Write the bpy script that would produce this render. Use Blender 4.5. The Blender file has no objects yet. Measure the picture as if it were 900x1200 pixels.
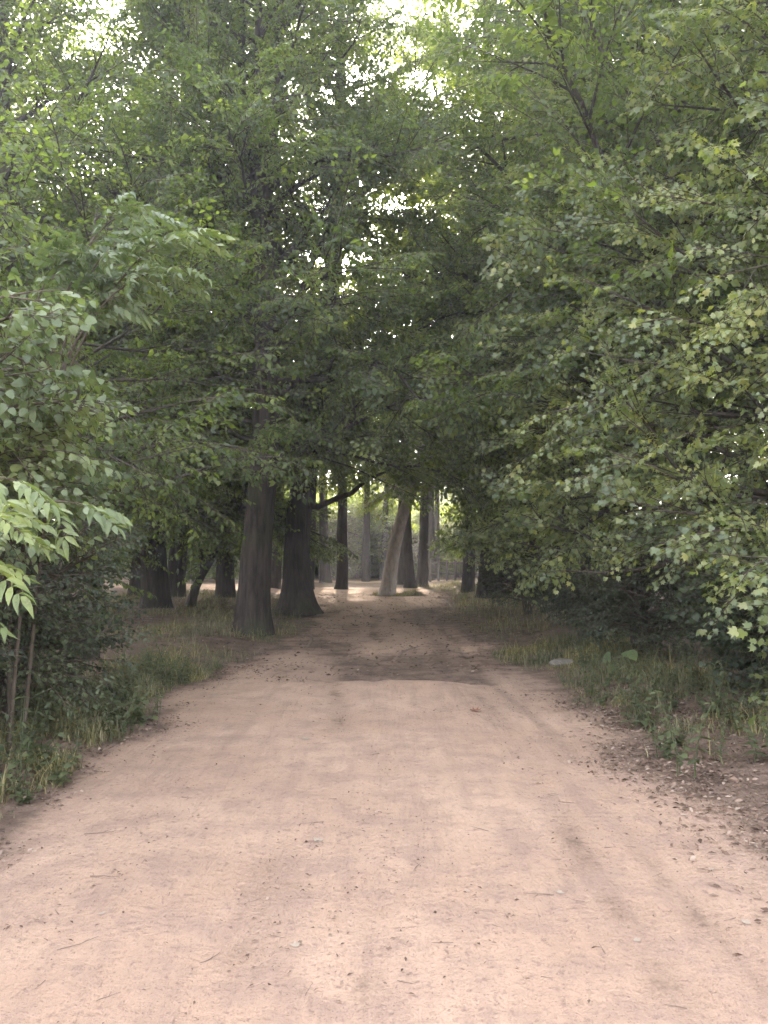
import bpy, math
import numpy as np

PI = math.pi
rng = np.random.default_rng(11)
scene = bpy.context.scene
COL = scene.collection

# ------------------------------------------------------------------ camera numbers
F = 935.0
PITCH = math.radians(3.06)
EYE = 1.6
SUN_EL = math.radians(22.5)
SUN_AZ = math.radians(-2.8)          # seen from the camera, left of +Y


def at(px, py, Y):
    """World point seen at photo pixel (px,py) standing Y metres in front."""
    u = (px - 450) / F
    v = (600 - py) / F
    y = math.cos(PITCH) - v * math.sin(PITCH)
    z = math.sin(PITCH) + v * math.cos(PITCH)
    s = Y / y
    return np.array([u * s, Y, EYE + z * s])


def gp(px, py):
    v = (600 - py) / F
    u = (px - 450) / F
    y = math.cos(PITCH) - v * math.sin(PITCH)
    z = math.sin(PITCH) + v * math.cos(PITCH)
    s = -EYE / z
    return u * s, y * s


def smooth(a, b, x):
    t = np.clip((x - a) / (b - a), 0, 1)
    return t * t * (3 - 2 * t)


# ------------------------------------------------------------------ value noise
_tab = np.random.default_rng(5).random((256, 256))


def vnoise(x, y):
    x = np.asarray(x, float); y = np.asarray(y, float)
    xi = np.floor(x).astype(int); yi = np.floor(y).astype(int)
    fx = x - xi; fy = y - yi
    fx = fx * fx * (3 - 2 * fx); fy = fy * fy * (3 - 2 * fy)
    a = _tab[xi % 256, yi % 256]; b = _tab[(xi + 1) % 256, yi % 256]
    c = _tab[xi % 256, (yi + 1) % 256]; d = _tab[(xi + 1) % 256, (yi + 1) % 256]
    return (a * (1 - fx) + b * fx) * (1 - fy) + (c * (1 - fx) + d * fx) * fy


def fbm(x, y, o=4):
    s = 0; w = 0.5
    for k in range(o):
        s = s + w * (vnoise(x + 17.3 * k, y + 9.1 * k) - 0.5)
        x = x * 2.03; y = y * 2.03; w *= 0.5
    return s


# ------------------------------------------------------------------ the lie of the land
LEFT = np.array([(-20, -2.4), (2.7, -1.7), (4.0, -1.75), (5.5, -2.0), (7.5, -2.1), (9.5, -2.25), (11.5, -2.1), (15, -1.75), (21, -1.75), (26, -2.4), (29, -4.0), (400, -4)])
RIGHT = np.array([(-20, 2.0), (2.7, 1.95), (4.0, 2.05), (5.5, 2.05), (7.5, 2.0), (9.5, 1.95), (11.5, 2.0), (15, 2.0), (21, 1.75), (27, 2.0), (33, 2.4), (38, 2.0), (400, 2)])


RUTS = ((-0.85, .20), (0.78, .17), (1.12, .10), (-0.35, .09))


def rut(x, y):
    x = np.asarray(x, float); y = np.asarray(y, float); c = 0.25 + 0.1 * np.sin(y * .3) + .06 * np.sin(y * .9 + 1)
    k = 0
    for o, w_ in RUTS:
        k = np.maximum(k, np.exp(-((x - c - o - .12 * fbm(y * .5 + o * 7, y * 0 + o)) / w_) ** 2) * smooth(.25, .6, vnoise(y * .7 + o * 9, x * .5 + 3)))
    return k * smooth(30, 15, y)


LIPN = lambda x: 0.5 * fbm(x * 0.9 + 2, x * 0 + 3.0, 4)


def trail(x, y):
    """1 where feet and wheels bared the ground, 0 in the wood; painted tree shade lowers it."""
    x = np.asarray(x, float); y = np.asarray(y, float)
    n = fbm(x * 1.1, y * 0.8) * 1.1 + fbm(x * 5, y * 5, 2) * 0.25
    l = np.interp(y, LEFT[:, 0], LEFT[:, 1]); r = np.interp(y, RIGHT[:, 0], RIGHT[:, 1])
    w = 0.45
    a = smooth(-w, w, x - l + n) * smooth(-w - .35, w + .25, r - x + n) * (1 - smooth(33, 38, y + n * 2))
    # the clearing the path opens into, bending away to the left behind the big trunks
    cy = 35.5 + 0.02 * (x + 2) ** 2 * (x < 2)
    b = smooth(4.0, 2.4, np.abs(y - cy) + n * 2) * smooth(2.6, 1.0, x + n) * smooth(-26, -20, x)
    c = smooth(2.2, 1.2, np.abs(y - 47 + 0.15 * x) + n * 2) * smooth(-30, -22, x) * smooth(6, 2, x)
    t = np.maximum(np.maximum(a, b), c * 0.9)
    shade_mould = smooth(10.02, 10.2, y - LIPN(x)) * smooth(27, 22, y) * (0.28 + 0.5 * smooth(-.15, .25, fbm(x * .9 + 4, y * .35)))  # tree shade past the lip painted as darker ground, with real mulch patches
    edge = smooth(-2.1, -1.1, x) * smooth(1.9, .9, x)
    t = t * (1 - shade_mould * (edge * smooth(13, 10, y) + smooth(10, 13, y)))
    isl = smooth(1.1, 0.45, np.hypot((x - 0.55) / 1.5, (y - 31.6) / 1.3))
    return np.clip(t * (1 - isl), 0, 1)


def hgt(x, y):
    x = np.asarray(x, float); y = np.asarray(y, float)
    l = np.interp(y, LEFT[:, 0], LEFT[:, 1]); r = np.interp(y, RIGHT[:, 0], RIGHT[:, 1])
    near = smooth(60, 35, y)
    h = 0.16 * smooth(0, 1.6, l - x) * near + 0.2 * smooth(0.1, 1.8, x - r) * near
    h = h + fbm(x * 0.35, y * 0.35, 3) * 0.10 * smooth(0, 4, np.abs(x))
    h = h + fbm(x * 1.7 + 3, y * 1.1, 3) * 0.035
    # small lip across the middle of the path
    lx = smooth(1.25, 0.75, np.abs(x - 0.02 + 0.15 * fbm(y * 0.0 + 1, x * 2)))
    yy = y - 10.0 - LIPN(x)
    h = h + lx * (0.05 * smooth(-2.4, 0, yy) - 0.12 * smooth(0, 0.22, yy) + 0.07 * smooth(0.4, 3.5, yy))
    # shallow wheel hollows
    return h - 0.022 * rut(x, y)


# ------------------------------------------------------------------ mesh building
class MB:
    """Collects triangles with a material slot and links them as one mesh object."""
    def __init__(self):
        self.v = []; self.t = []; self.m = []; self.n = 0

    def add(self, v, t, m=0):
        v = np.asarray(v, np.float32).reshape(-1, 3); t = np.asarray(t, np.int32).reshape(-1, 3)
        self.v.append(v); self.t.append(t + self.n)
        self.m.append(np.full(len(t), m, np.int32) if np.isscalar(m) else np.asarray(m, np.int32))
        self.n += len(v)

    def mesh(self, name, mats, flat=False, attr=None):
        v = np.concatenate(self.v); t = np.concatenate(self.t); m = np.concatenate(self.m)
        me = bpy.data.meshes.new(name)
        me.vertices.add(len(v)); me.vertices.foreach_set('co', v.ravel())
        me.loops.add(len(t) * 3); me.loops.foreach_set('vertex_index', t.ravel())
        me.polygons.add(len(t))
        me.polygons.foreach_set('loop_start', np.arange(0, len(t) * 3, 3, dtype=np.int32))
        me.polygons.foreach_set('material_index', m)
        me.polygons.foreach_set('use_smooth', np.full(len(t), not flat))
        for mm in mats: me.materials.append(mm)
        if attr is not None:
            a = me.attributes.new(attr[0], 'FLOAT', 'POINT'); a.data.foreach_set('value', np.asarray(attr[1], np.float32))
        me.update(calc_edges=True)
        return me

    def build(self, name, mats, parent=None, flat=False, attr=None):
        if not isinstance(mats, (list, tuple)): mats = [mats]
        o = bpy.data.objects.new(name, self.mesh(name, mats, flat, attr))
        COL.objects.link(o)
        if parent is not None: o.parent = parent
        return o


def tag(o, label=None, cat=None, group=None, kind=None):
    if label: o['label'] = label
    if cat: o['category'] = cat
    if group: o['group'] = group
    if kind: o['kind'] = kind
    return o


def empty(name, loc, label, cat, group=None, rz=0.0):
    o = bpy.data.objects.new(name, None)
    o.empty_display_size = 0.2
    COL.objects.link(o)
    o.location = [float(c) for c in loc]; o.rotation_euler = (0, 0, rz)
    return tag(o, label, cat, group)


def dup(root, loc, rz, s=1.0, label=None, group=None, sz=None):
    r = root.copy(); COL.objects.link(r)
    r.location = [float(c) for c in loc]; r.rotation_euler = (0, 0, rz); r.scale = (s, s, sz or s)
    if label: r['label'] = label
    if group: r['group'] = group
    for ch in list(root.children):
        c = ch.copy(); COL.objects.link(c); c.parent = r
    return r


def norm(a):
    a = np.asarray(a, float)
    return a / np.maximum(np.linalg.norm(a, axis=-1, keepdims=True), 1e-9)


def tube(mb, pts, rad, n=6, m=0, lump=0.0, flare=None, seed=0, cap=True):
    """Tapered tube along pts; lump roughens the rings, flare(z)->extra root buttress."""
    pts = np.asarray(pts, float); rad = np.asarray(rad, float)
    k = len(pts)
    tan = norm(np.gradient(pts, axis=0))
    ref = np.array([0.0, 1.0, 0.0]) if abs(tan[0][1]) < 0.8 else np.array([1.0, 0, 0])
    a = np.arange(n) * 2 * PI / n
    vs = []
    u = norm(np.cross(tan[0], ref))
    for i in range(k):
        u = norm(u - tan[i] * np.dot(u, tan[i]))
        w = np.cross(tan[i], u)
        r = np.full(n, rad[i])
        if lump:
            r = r * (1 + lump * 2 * fbm(np.cos(a) * 1.6 + seed, np.sin(a) * 1.6 + i * 0.22 + seed, 3))
        if flare is not None:
            r = r + flare(pts[i][2] - pts[0][2], a)
        vs.append(pts[i] + np.outer(np.cos(a) * r, u) + np.outer(np.sin(a) * r, w))
    v = np.concatenate(vs)
    i = np.arange(k - 1)[:, None] * n; j = np.arange(n)[None, :]; j2 = (j + 1) % n
    A = (i + j).ravel(); B = (i + j2).ravel(); C = (i + n + j2).ravel(); D = (i + n + j).ravel()
    t = np.concatenate([np.stack([A, B, C], 1), np.stack([A, C, D], 1)])
    if cap:
        v = np.concatenate([v, [pts[-1] + tan[-1] * rad[-1] * 0.6]])
        e = (k - 1) * n
        t = np.concatenate([t, np.stack([e + np.arange(n), e + (np.arange(n) + 1) % n, np.full(n, k * n)], 1)])
    mb.add(v, t, m)


# ------------------------------------------------------------------ leaves (X along the blade, Z up)
def leaf_kite():
    v = [(0, 0, 0), (0.45, 0.32, 0.06), (1, 0, -0.06), (0.45, -0.32, 0.06)]
    return np.array(v), np.array([(0, 2, 1), (0, 3, 2)])


def leaf_ovate(w=0.30, droop=0.22, heart=False):
    x = [0, 0.16, 0.42, 0.72, 1.0]
    ww = [0, w * (1.05 if heart else 0.72), w * 1.05, w * 0.66, 0]
    v = []; t = []
    for i in range(5):
        z = -droop * x[i] ** 2
        back = -0.06 if (heart and i == 1) else 0
        if i in (0, 4): v.append((x[i], 0, z))
        else:
            v += [(x[i], 0, z), (x[i] + back, ww[i], z + 0.07 - 0.12 * ww[i]), (x[i] + back, -ww[i], z + 0.07 - 0.12 * ww[i])]
    t = [(0, 1, 2), (0, 3, 1)]
    for b in (1, 4):
        t += [(b, b + 3, b + 1), (b + 1, b + 3, b + 4), (b, b + 2, b + 3), (b + 2, b + 5, b + 3)]
    t += [(7, 10, 8), (7, 9, 10)]
    return np.array(v), np.array(t)


def leaf_maple(lob=1.0):
    half = [(1.0, 0.0), (0.74, 0.12), (0.66, 0.26), (0.80, 0.50), (0.50, 0.36), (0.40, 0.30), (0.34, 0.52), (0.10, 0.42), (0.02, 0.16)]
    p = half + [(a, -b) for a, b in half[:0:-1]]
    v = [(0.30, 0, 0.02)] + [(a, b, 0.03 * abs(b) - 0.20 * ((a - 0.3) ** 2 + b * b)) for a, b in p]
    n = len(p)
    # the notch at the stalk closes through the stalk point
    v.append((0.12, 0, 0.0))
    t = []
    for i in range(n):
        j = (i + 1) % n
        if i == 8: t += [(0, 9, n + 1), (0, n + 1, 10)]
        else: t.append((0, 1 + i, 1 + j))
    return np.array(v), np.array(t)


LEAVES = {'kite': leaf_kite(), 'ovate': leaf_ovate(), 'heart': leaf_ovate(0.42, 0.3, True), 'lance': leaf_ovate(0.2, 0.3), 'maple': leaf_maple()}


def place(tv, R, s, pos):
    """template verts (V,3) at n frames R (n,3,3 columns X,Y,Z), sizes s, points pos -> (n*V,3)"""
    return (np.einsum('nij,vj->nvi', R, tv) * np.asarray(s)[:, None, None] + pos[:, None, :]).reshape(-1, 3)


def frames(d, nrm):
    d = norm(d); nrm = nrm - d * np.sum(d * nrm, -1, keepdims=True); nrm = norm(nrm)
    return np.stack([d, np.cross(nrm, d), nrm], -1)


def make_spray(kind, L, size, r, nside=3, gap=0.06, droop=0.15, tilt=0.35, pinn=False):
    """One leafy twig along +X with flat side twigs. Returns verts, tris, mats (0 leaf, 1 wood)."""
    mb = MB()
    lv, lt = LEAVES[kind]
    P = []; D = []
    def twig(p0, d0, length, rad):
        k = 4
        s = np.linspace(0, 1, k)[:, None]
        pts = p0 + d0 * s * length + np.array([0, 0, -droop * length]) * s ** 2
        tube(mb, pts, np.linspace(rad, rad * 0.4, k), 3, 1)
        return pts
    def along(pts, start, length, g):
        c = np.cumsum([0] + [np.linalg.norm(pts[i + 1] - pts[i]) for i in range(len(pts) - 1)])
        out = []
        q = start; sd = 1 if r.random() < 0.5 else -1
        while q < c[-1]:
            p = np.array([np.interp(q, c, pts[:, j]) for j in range(3)])
            i = min(np.searchsorted(c, q), len(pts) - 1); i = max(i, 1)
            tdir = norm(pts[i] - pts[i - 1])
            out.append((p, tdir, sd)); sd = -sd; q += g * (0.7 + 0.6 * r.random())
        return out, pts[-1], norm(pts[-1] - pts[-2])
    main = twig(np.zeros(3), np.array([1.0, 0, 0]), L, 0.0045 + 0.004 * L)
    tw = [(main, 0.12 * L)]
    for i in range(nside):
        f = 0.15 + 0.6 * (i + 0.5) / max(nside, 1) + 0.05 * r.normal()
        p = np.array([np.interp(f, np.linspace(0, 1, 4), main[:, j]) for j in range(3)])
        a = (0.7 + 0.25 * r.random()) * (1 if i % 2 else -1)
        d = norm(np.array([math.cos(a), math.sin(a), 0.12 * r.normal()]))
        ln = L * (0.62 - 0.35 * f) * (0.8 + 0.4 * r.random())
        tw.append((twig(p, d, ln, 0.003 + 0.003 * ln), 0.03))
    for pts, st in tw:
        lst, tip, td = along(pts, st, L, gap)
        for p, tdir, sd in lst:
            a = sd * (0.75 + 0.45 * r.random())
            c, s = math.cos(a), math.sin(a)
            d = np.array([tdir[0] * c - tdir[1] * s, tdir[0] * s + tdir[1] * c, tdir[2] - 0.15 - 0.35 * r.random()])
            P.append(p); D.append(d)
        P.append(tip); D.append(td + np.array([0, 0, -0.2]))
    P = np.array(P); D = norm(np.array(D))
    if pinn:                                        # every leaf a feathered one with paired leaflets
        Q = []; E = []; S = []
        for p, d in zip(P, D):
            ln = size * (0.8 + 0.4 * r.random())
            side = norm(np.cross(d, [0, 0, 1.0]))
            k = 6
            rach = np.array([p + d * ln * q + np.array([0, 0, -0.35 * ln]) * q * q for q in np.linspace(0, 1, k)])
            tube(mb, rach, np.linspace(0.003, 0.0015, k), 3, 1)
            for q in np.linspace(0.22, 0.95, 6):
                b = np.array([np.interp(q, np.linspace(0, 1, k), rach[:, j]) for j in range(3)])
                for sg in (1, -1):
                    Q.append(b); E.append(norm(d * 0.65 + side * sg + np.array([0, 0, -0.25 - 0.2 * r.random()]))); S.append(ln * 0.40 * (1.1 - 0.5 * abs(q - 0.5)))
            Q.append(rach[-1]); E.append(norm(rach[-1] - rach[-2])); S.append(ln * 0.4)
        P = np.array(Q); D = np.array(E); S = np.array(S)
    else:
        S = size * (0.65 + 0.55 * r.random(len(P)))
        P = P + D * (0.12 * S)[:, None]
    N = np.array([0, 0, 1.0]) + tilt * r.normal(size=(len(P), 3))
    k = len(P)
    tv = np.repeat(lv[None], k, 0)
    tv[:, :, 2] = tv[:, :, 2] * r.uniform(-0.3, 2.4, (k, 1)) + lv[None, :, 0] * lv[None, :, 1] * r.normal(size=(k, 1)) * 0.55
    tv[:, :, 1] = tv[:, :, 1] * r.uniform(0.75, 1.12, (k, 1)) + 0.10 * r.normal(size=(k, 1)) * lv[None, :, 0] ** 2
    v = (np.einsum('nij,nvj->nvi', frames(D, N), tv) * S[:, None, None] + P[:, None, :]).reshape(-1, 3)
    t = (lt[None] + (np.arange(len(P)) * len(lv))[:, None, None]).reshape(-1, 3)
    mb.add(v, t, 0)
    return np.concatenate(mb.v), np.concatenate(mb.t), np.concatenate(mb.m)


_spr = {}


def sprays(kind, L, size, **kw):
    key = (kind, L, size, tuple(sorted(kw.items())))
    if key not in _spr:
        r = np.random.default_rng(abs(hash(str(key))) % 1000 if False else int(L * 1000 + size * 7000))
        _spr[key] = [make_spray(kind, L, size, r, **kw) for _ in range(5)]
    return _spr[key]


def put_sprays(mb, T, pos, dirs, nrm, scale, r):
    pos = np.asarray(pos, float); dirs = np.asarray(dirs, float); nrm = np.asarray(nrm, float)
    R = frames(dirs, nrm); w = r.integers(0, len(T), len(pos))
    for k, (tv, tt, tm) in enumerate(T):
        i = np.where(w == k)[0]
        if len(i) == 0: continue
        v = place(tv, R[i], scale[i], pos[i])
        t = (tt[None] + (np.arange(len(i)) * len(tv))[:, None, None]).reshape(-1, 3)
        mb.add(v, t, np.tile(tm, len(i)))


# ------------------------------------------------------------------ tree growing
def rot_about(v, ax, a):
    ax = norm(ax)
    return v * math.cos(a) + np.cross(ax, v) * math.sin(a) + ax * np.dot(ax, v) * (1 - math.cos(a))


def curve(p, d, L, n, trop, wob, r):
    pts = [np.array(p, float)]; d = norm(d); st = L / n
    for i in range(n):
        d = norm(d + np.array([0, 0, trop]) * st + wob * r.normal(size=3) * math.sqrt(st))
        pts.append(pts[-1] + d * st)
    return np.array(pts)


def lerp(pts, f):
    s = np.linspace(0, 1, len(pts))
    return np.array([np.interp(f, s, pts[:, j]) for j in range(3)])


def along_dir(pts, f):
    i = min(int(f * (len(pts) - 1)), len(pts) - 2)
    return norm(pts[i + 1] - pts[i])


class Tree:
    """Skeleton plus sprays in local coordinates (base at the origin)."""
    def __init__(self, seed):
        self.r = np.random.default_rng(seed)
        self.w = MB(); self.P = []; self.D = []; self.N = []; self.S = []
        self.seed = seed; self.allow = None; self.loc = np.zeros(3)

    def ok(self, p):
        return np.ones(len(p), bool) if self.allow is None else self.allow(np.asarray(p) + self.loc)

    def trunk(self, pts, rad, n=14, lump=0.10, flare=0.0, lobes=5):
        fl = None
        if flare:
            ph = self.r.random() * 6
            fl = lambda z, a: flare * math.exp(-max(z, 0) / 0.38) * (0.55 + 0.45 * np.cos(lobes * a + ph) + 0.25 * np.cos(2 * a + ph))
        pts = np.asarray(pts, float); rad = np.asarray(rad, float)
        # resample finely so bark lumps and the root flare show
        L = np.linalg.norm(pts[-1] - pts[0]); k = max(8, int(L / 0.35))
        c = np.concatenate([[0], np.cumsum(np.linalg.norm(np.diff(pts, axis=0), axis=1))])
        f = np.linspace(0, 1, k) ** 1.3 * c[-1]
        q = np.stack([np.interp(f, c, pts[:, j]) for j in range(3)], 1); rr = np.interp(f, c, rad)
        q[:, 0] += 0.10 * rr * np.sin(f * 1.1 + self.seed); q[:, 1] += 0.10 * rr * np.cos(f * 0.9 + self.seed)
        tube(self.w, q, rr, n, 0, lump, fl, self.seed)
        return q

    def spray(self, p, d, n, s):
        self.P.append(p); self.D.append(d); self.N.append(n); self.S.append(s)

    def bough(self, p, d, L, r0, trop=0.0, wob=0.12, sec=0.45, gap=0.3, start=0.2, droop=-0.15, tilt=0.25, scale=1.0, sec_len=0.42, sec_min=0.25, up=(0, 0, 1.0)):
        r = self.r
        pts = curve(p, d, L, max(5, int(L / 0.45)), trop, wob, r)
        bad = np.where(~self.ok(pts))[0]; bad = bad[bad > 0]
        if len(bad):
            pts = pts[:bad[0]]
            if len(pts) < 3: return pts
            L = L * len(pts) / (bad[0] + 1)
        tube(self.w, pts, np.linspace(r0, 0.008, len(pts)), 6 if r0 > 0.03 else 4, 0)
        self.leafy(pts, L, r0, sec, gap, start, droop, tilt, scale, sec_len, sec_min, up)
        return pts

    def leafy(self, pts, L, r0, sec=0.45, gap=0.3, start=0.2, droop=-0.15, tilt=0.25, scale=1.0, sec_len=0.42, sec_min=0.25, up=(0, 0, 1.0)):
        r = self.r; up = np.array(up)
        f = start; sd = 1
        while f < 0.98:
            q = lerp(pts, f); t = along_dir(pts, f)
            nrm = norm(up + tilt * r.normal(size=3))
            sl = (sec_min + sec_len * L * (1 - f) ** 0.7) * (0.75 + 0.5 * r.random())
            dd = rot_about(t, nrm, sd * (0.65 + 0.4 * r.random())); dd[2] += 0.12 * r.normal()
            sp = curve(q, dd, sl, 4, droop, 0.10, r)
            if not self.ok(sp[-1:])[0]:
                sd = -sd; f += sec / L; continue
            tube(self.w, sp, np.linspace(max(0.35 * r0 * (1 - 0.6 * f), 0.007), 0.004, len(sp)), 4, 0)
            m = max(1, int(sl / gap)); s2 = 1
            for j in range(m):
                g = (j + 0.6) / (m + 0.3)
                a = lerp(sp, g); td = along_dir(sp, g)
                self.spray(a, rot_about(td, nrm, s2 * (0.55 + 0.4 * r.random())) + [0, 0, -0.08], norm(nrm + tilt * r.normal(size=3)), scale * (0.75 + 0.5 * r.random()) * (1.0 - 0.2 * g))
                s2 = -s2
            self.spray(sp[-1] - along_dir(sp, 1) * 0.05, along_dir(sp, 1), norm(nrm + tilt * r.normal(size=3)), scale * (0.8 + 0.4 * r.random()))
            sd = -sd; f += sec / L * (0.7 + 0.6 * r.random())
        self.spray(pts[-1], along_dir(pts, 1), norm(up + tilt * r.normal(size=3)), scale)

    def limbs(self, trunk, rad, n, f0, f1, length, pitch, az0=None, azs=PI, lrad=0.02, **kw):
        """n limbs round the trunk line between fractions f0..f1; length(t), pitch(t) with t 0 low .. 1 high."""
        r = self.r; ga = r.random() * 6
        for i in range(n):
            t = (i + 0.5) / n
            f = f0 + (f1 - f0) * min(1, max(0, t + 0.3 / n * r.normal()))
            az = (ga + i * 2.39996) if az0 is None else az0 + azs * (((i * 0.618034 + ga) % 1) * 2 - 1)
            L = length(t) * (0.8 + 0.4 * r.random()); p = pitch(t) + 0.12 * r.normal()
            d = np.array([math.cos(az) * math.cos(p), math.sin(az) * math.cos(p), math.sin(p)])
            q = lerp(trunk, f)
            self.bough(q, d, L, min(lrad * L + 0.012, 0.5 * np.interp(f, np.linspace(0, 1, len(rad)), rad) + 0.01), **kw)

    def finish(self, root, bark, leaf, T, twigmat=None, crown='crown', trunk='trunk', keep=None):
        o = self.w.build(trunk, bark, root)
        mb = MB()
        P = np.array(self.P); D = np.array(self.D); N = np.array(self.N); S = np.array(self.S)
        if keep is not None:
            k = keep(P + np.array(root.location)[None]); P, D, N, S = P[k], D[k], N[k], S[k]
        put_sprays(mb, T, P, D, N, S, self.r)
        c = mb.build(crown, [leaf, twigmat or bark], root)
        return o, c


# ------------------------------------------------------------------ materials
def mat(name):
    m = bpy.data.materials.new(name); m.use_nodes = True
    nt = m.node_tree; nt.nodes.clear()
    out = nt.nodes.new('ShaderNodeOutputMaterial')
    return m, nt, out


def nd(nt, t, **kw):
    n = nt.nodes.new(t)
    for k, v in kw.items():
        if k in n.inputs.keys(): n.inputs[k].default_value = v
        else: setattr(n, k, v)
    return n


def ramp(nt, stops):
    n = nt.nodes.new('ShaderNodeValToRGB')
    cr = n.color_ramp
    while len(cr.elements) > 1: cr.elements.remove(cr.elements[-1])
    cr.elements[0].position = stops[0][0]; cr.elements[0].color = (*stops[0][1], 1)
    for p, c in stops[1:]:
        e = cr.elements.new(p); e.color = (*c, 1)
    return n


def leaf_mat(name, cols, trans, tfac=0.4, rough=0.45, spec=0.35, fleck=False):
    m, nt, out = mat(name)
    g = nd(nt, 'ShaderNodeNewGeometry')
    cr = ramp(nt, [(i / (len(cols) - 1), c) for i, c in enumerate(cols)])
    nt.links.new(g.outputs['Random Per Island'], cr.inputs[0])
    p = nd(nt, 'ShaderNodeBsdfPrincipled', Roughness=rough)
    p.inputs['Specular IOR Level'].default_value = spec
    nt.links.new(cr.outputs[0], p.inputs['Base Color'])
    tc0 = nd(nt, 'ShaderNodeTexCoord'); n0 = nd(nt, 'ShaderNodeTexNoise', Scale=1.1, Detail=2.0)
    nt.links.new(tc0.outputs['Object'], n0.inputs[0])
    r0 = ramp(nt, [(0.34, (0.62, 0.66, 0.70)), (0.50, (1, 1, 1)), (0.66, (1.42, 1.34, 1.05))]); nt.links.new(n0.outputs[0], r0.inputs[0])
    m0 = nd(nt, 'ShaderNodeMix', data_type='RGBA', blend_type='MULTIPLY'); m0.inputs[0].default_value = 1.0
    nt.links.new(cr.outputs[0], m0.inputs[6]); nt.links.new(r0.outputs[0], m0.inputs[7])
    colour = m0.outputs[2]; nt.links.new(colour, p.inputs['Base Color'])
    if fleck:
        tc = nd(nt, 'ShaderNodeTexCoord'); no = nd(nt, 'ShaderNodeTexNoise', Scale=38.0, Detail=3.0, Roughness=0.7)
        nt.links.new(tc.outputs['Object'], no.inputs[0])
        fr = ramp(nt, [(0.52, (0, 0, 0)), (0.70, (0.7, 0.7, 0.7))]); nt.links.new(no.outputs[0], fr.inputs[0])
        fm = nd(nt, 'ShaderNodeMix', data_type='RGBA'); nt.links.new(fr.outputs[0], fm.inputs[0]); nt.links.new(colour, fm.inputs[6])
        fm.inputs[7].default_value = (0.07, 0.07, 0.035, 1); colour = fm.outputs[2]
        nt.links.new(colour, p.inputs['Base Color'])
    tr = nd(nt, 'ShaderNodeBsdfTranslucent')
    mx = nd(nt, 'ShaderNodeMix', data_type='RGBA', blend_type='MULTIPLY')
    mx.inputs[0].default_value = 1.0
    nt.links.new(colour, mx.inputs[6]); mx.inputs[7].default_value = (*trans, 1)
    nt.links.new(mx.outputs[2], tr.inputs[0])
    ms = nd(nt, 'ShaderNodeMixShader'); ms.inputs[0].default_value = tfac
    nt.links.new(p.outputs[0], ms.inputs[1]); nt.links.new(tr.outputs[0], ms.inputs[2])
    nt.links.new(ms.outputs[0], out.inputs[0])
    return m


def bark_mat(name, dark, light, moss=None, zs=0.18, scale=14.0, bump=0.6):
    m, nt, out = mat(name)
    tc = nd(nt, 'ShaderNodeTexCoord'); mp = nd(nt, 'ShaderNodeMapping')
    mp.inputs['Scale'].default_value = (1, 1, zs)
    nt.links.new(tc.outputs['Object'], mp.inputs[0])
    n1 = nd(nt, 'ShaderNodeTexNoise', Scale=scale, Detail=6.0, Roughness=0.65)
    n2 = nd(nt, 'ShaderNodeTexNoise', Scale=1.3, Detail=4.0)
    vo = nd(nt, 'ShaderNodeTexVoronoi', Scale=scale * 1.2, feature='DISTANCE_TO_EDGE')
    nt.links.new(mp.outputs[0], n1.inputs[0]); nt.links.new(tc.outputs['Object'], n2.inputs[0]); nt.links.new(mp.outputs[0], vo.inputs[0])
    cr = ramp(nt, [(0.32, dark), (0.7, light)])
    nt.links.new(n1.outputs[0], cr.inputs[0])
    c = cr.outputs[0]
    if moss:
        mx = nd(nt, 'ShaderNodeMix', data_type='RGBA')
        r2 = ramp(nt, [(0.5, (0, 0, 0)), (0.66, (0.6, 0.6, 0.6))])
        nt.links.new(n2.outputs[0], r2.inputs[0]); nt.links.new(r2.outputs[0], mx.inputs[0])
        nt.links.new(c, mx.inputs[6]); mx.inputs[7].default_value = (*moss, 1); c = mx.outputs[2]
    p = nd(nt, 'ShaderNodeBsdfPrincipled', Roughness=0.9)
    p.inputs['Specular IOR Level'].default_value = 0.15
    nt.links.new(c, p.inputs['Base Color'])
    ad = nd(nt, 'ShaderNodeMath', operation='ADD')
    nt.links.new(n1.outputs[0], ad.inputs[0]); nt.links.new(vo.outputs[0], ad.inputs[1])
    b = nd(nt, 'ShaderNodeBump', Strength=bump, Distance=0.04)
    nt.links.new(ad.outputs[0], b.inputs['Height']); nt.links.new(b.outputs[0], p.inputs['Normal'])
    nt.links.new(p.outputs[0], out.inputs[0])
    return m


def plain_mat(name, cols, rough=0.9, scale=20.0, island=False):
    m, nt, out = mat(name)
    cr = ramp(nt, [(0.3 + 0.4 * i / (len(cols) - 1), c) if not island else (i / (len(cols) - 1), c) for i, c in enumerate(cols)])
    if island:
        g = nd(nt, 'ShaderNodeNewGeometry'); nt.links.new(g.outputs['Random Per Island'], cr.inputs[0])
    else:
        tc = nd(nt, 'ShaderNodeTexCoord'); n1 = nd(nt, 'ShaderNodeTexNoise', Scale=scale, Detail=6.0, Roughness=0.6)
        nt.links.new(tc.outputs['Object'], n1.inputs[0]); nt.links.new(n1.outputs[0], cr.inputs[0])
    p = nd(nt, 'ShaderNodeBsdfPrincipled', Roughness=rough)
    p.inputs['Specular IOR Level'].default_value = 0.2
    nt.links.new(cr.outputs[0], p.inputs['Base Color'])
    nt.links.new(p.outputs[0], out.inputs[0])
    return m


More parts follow.
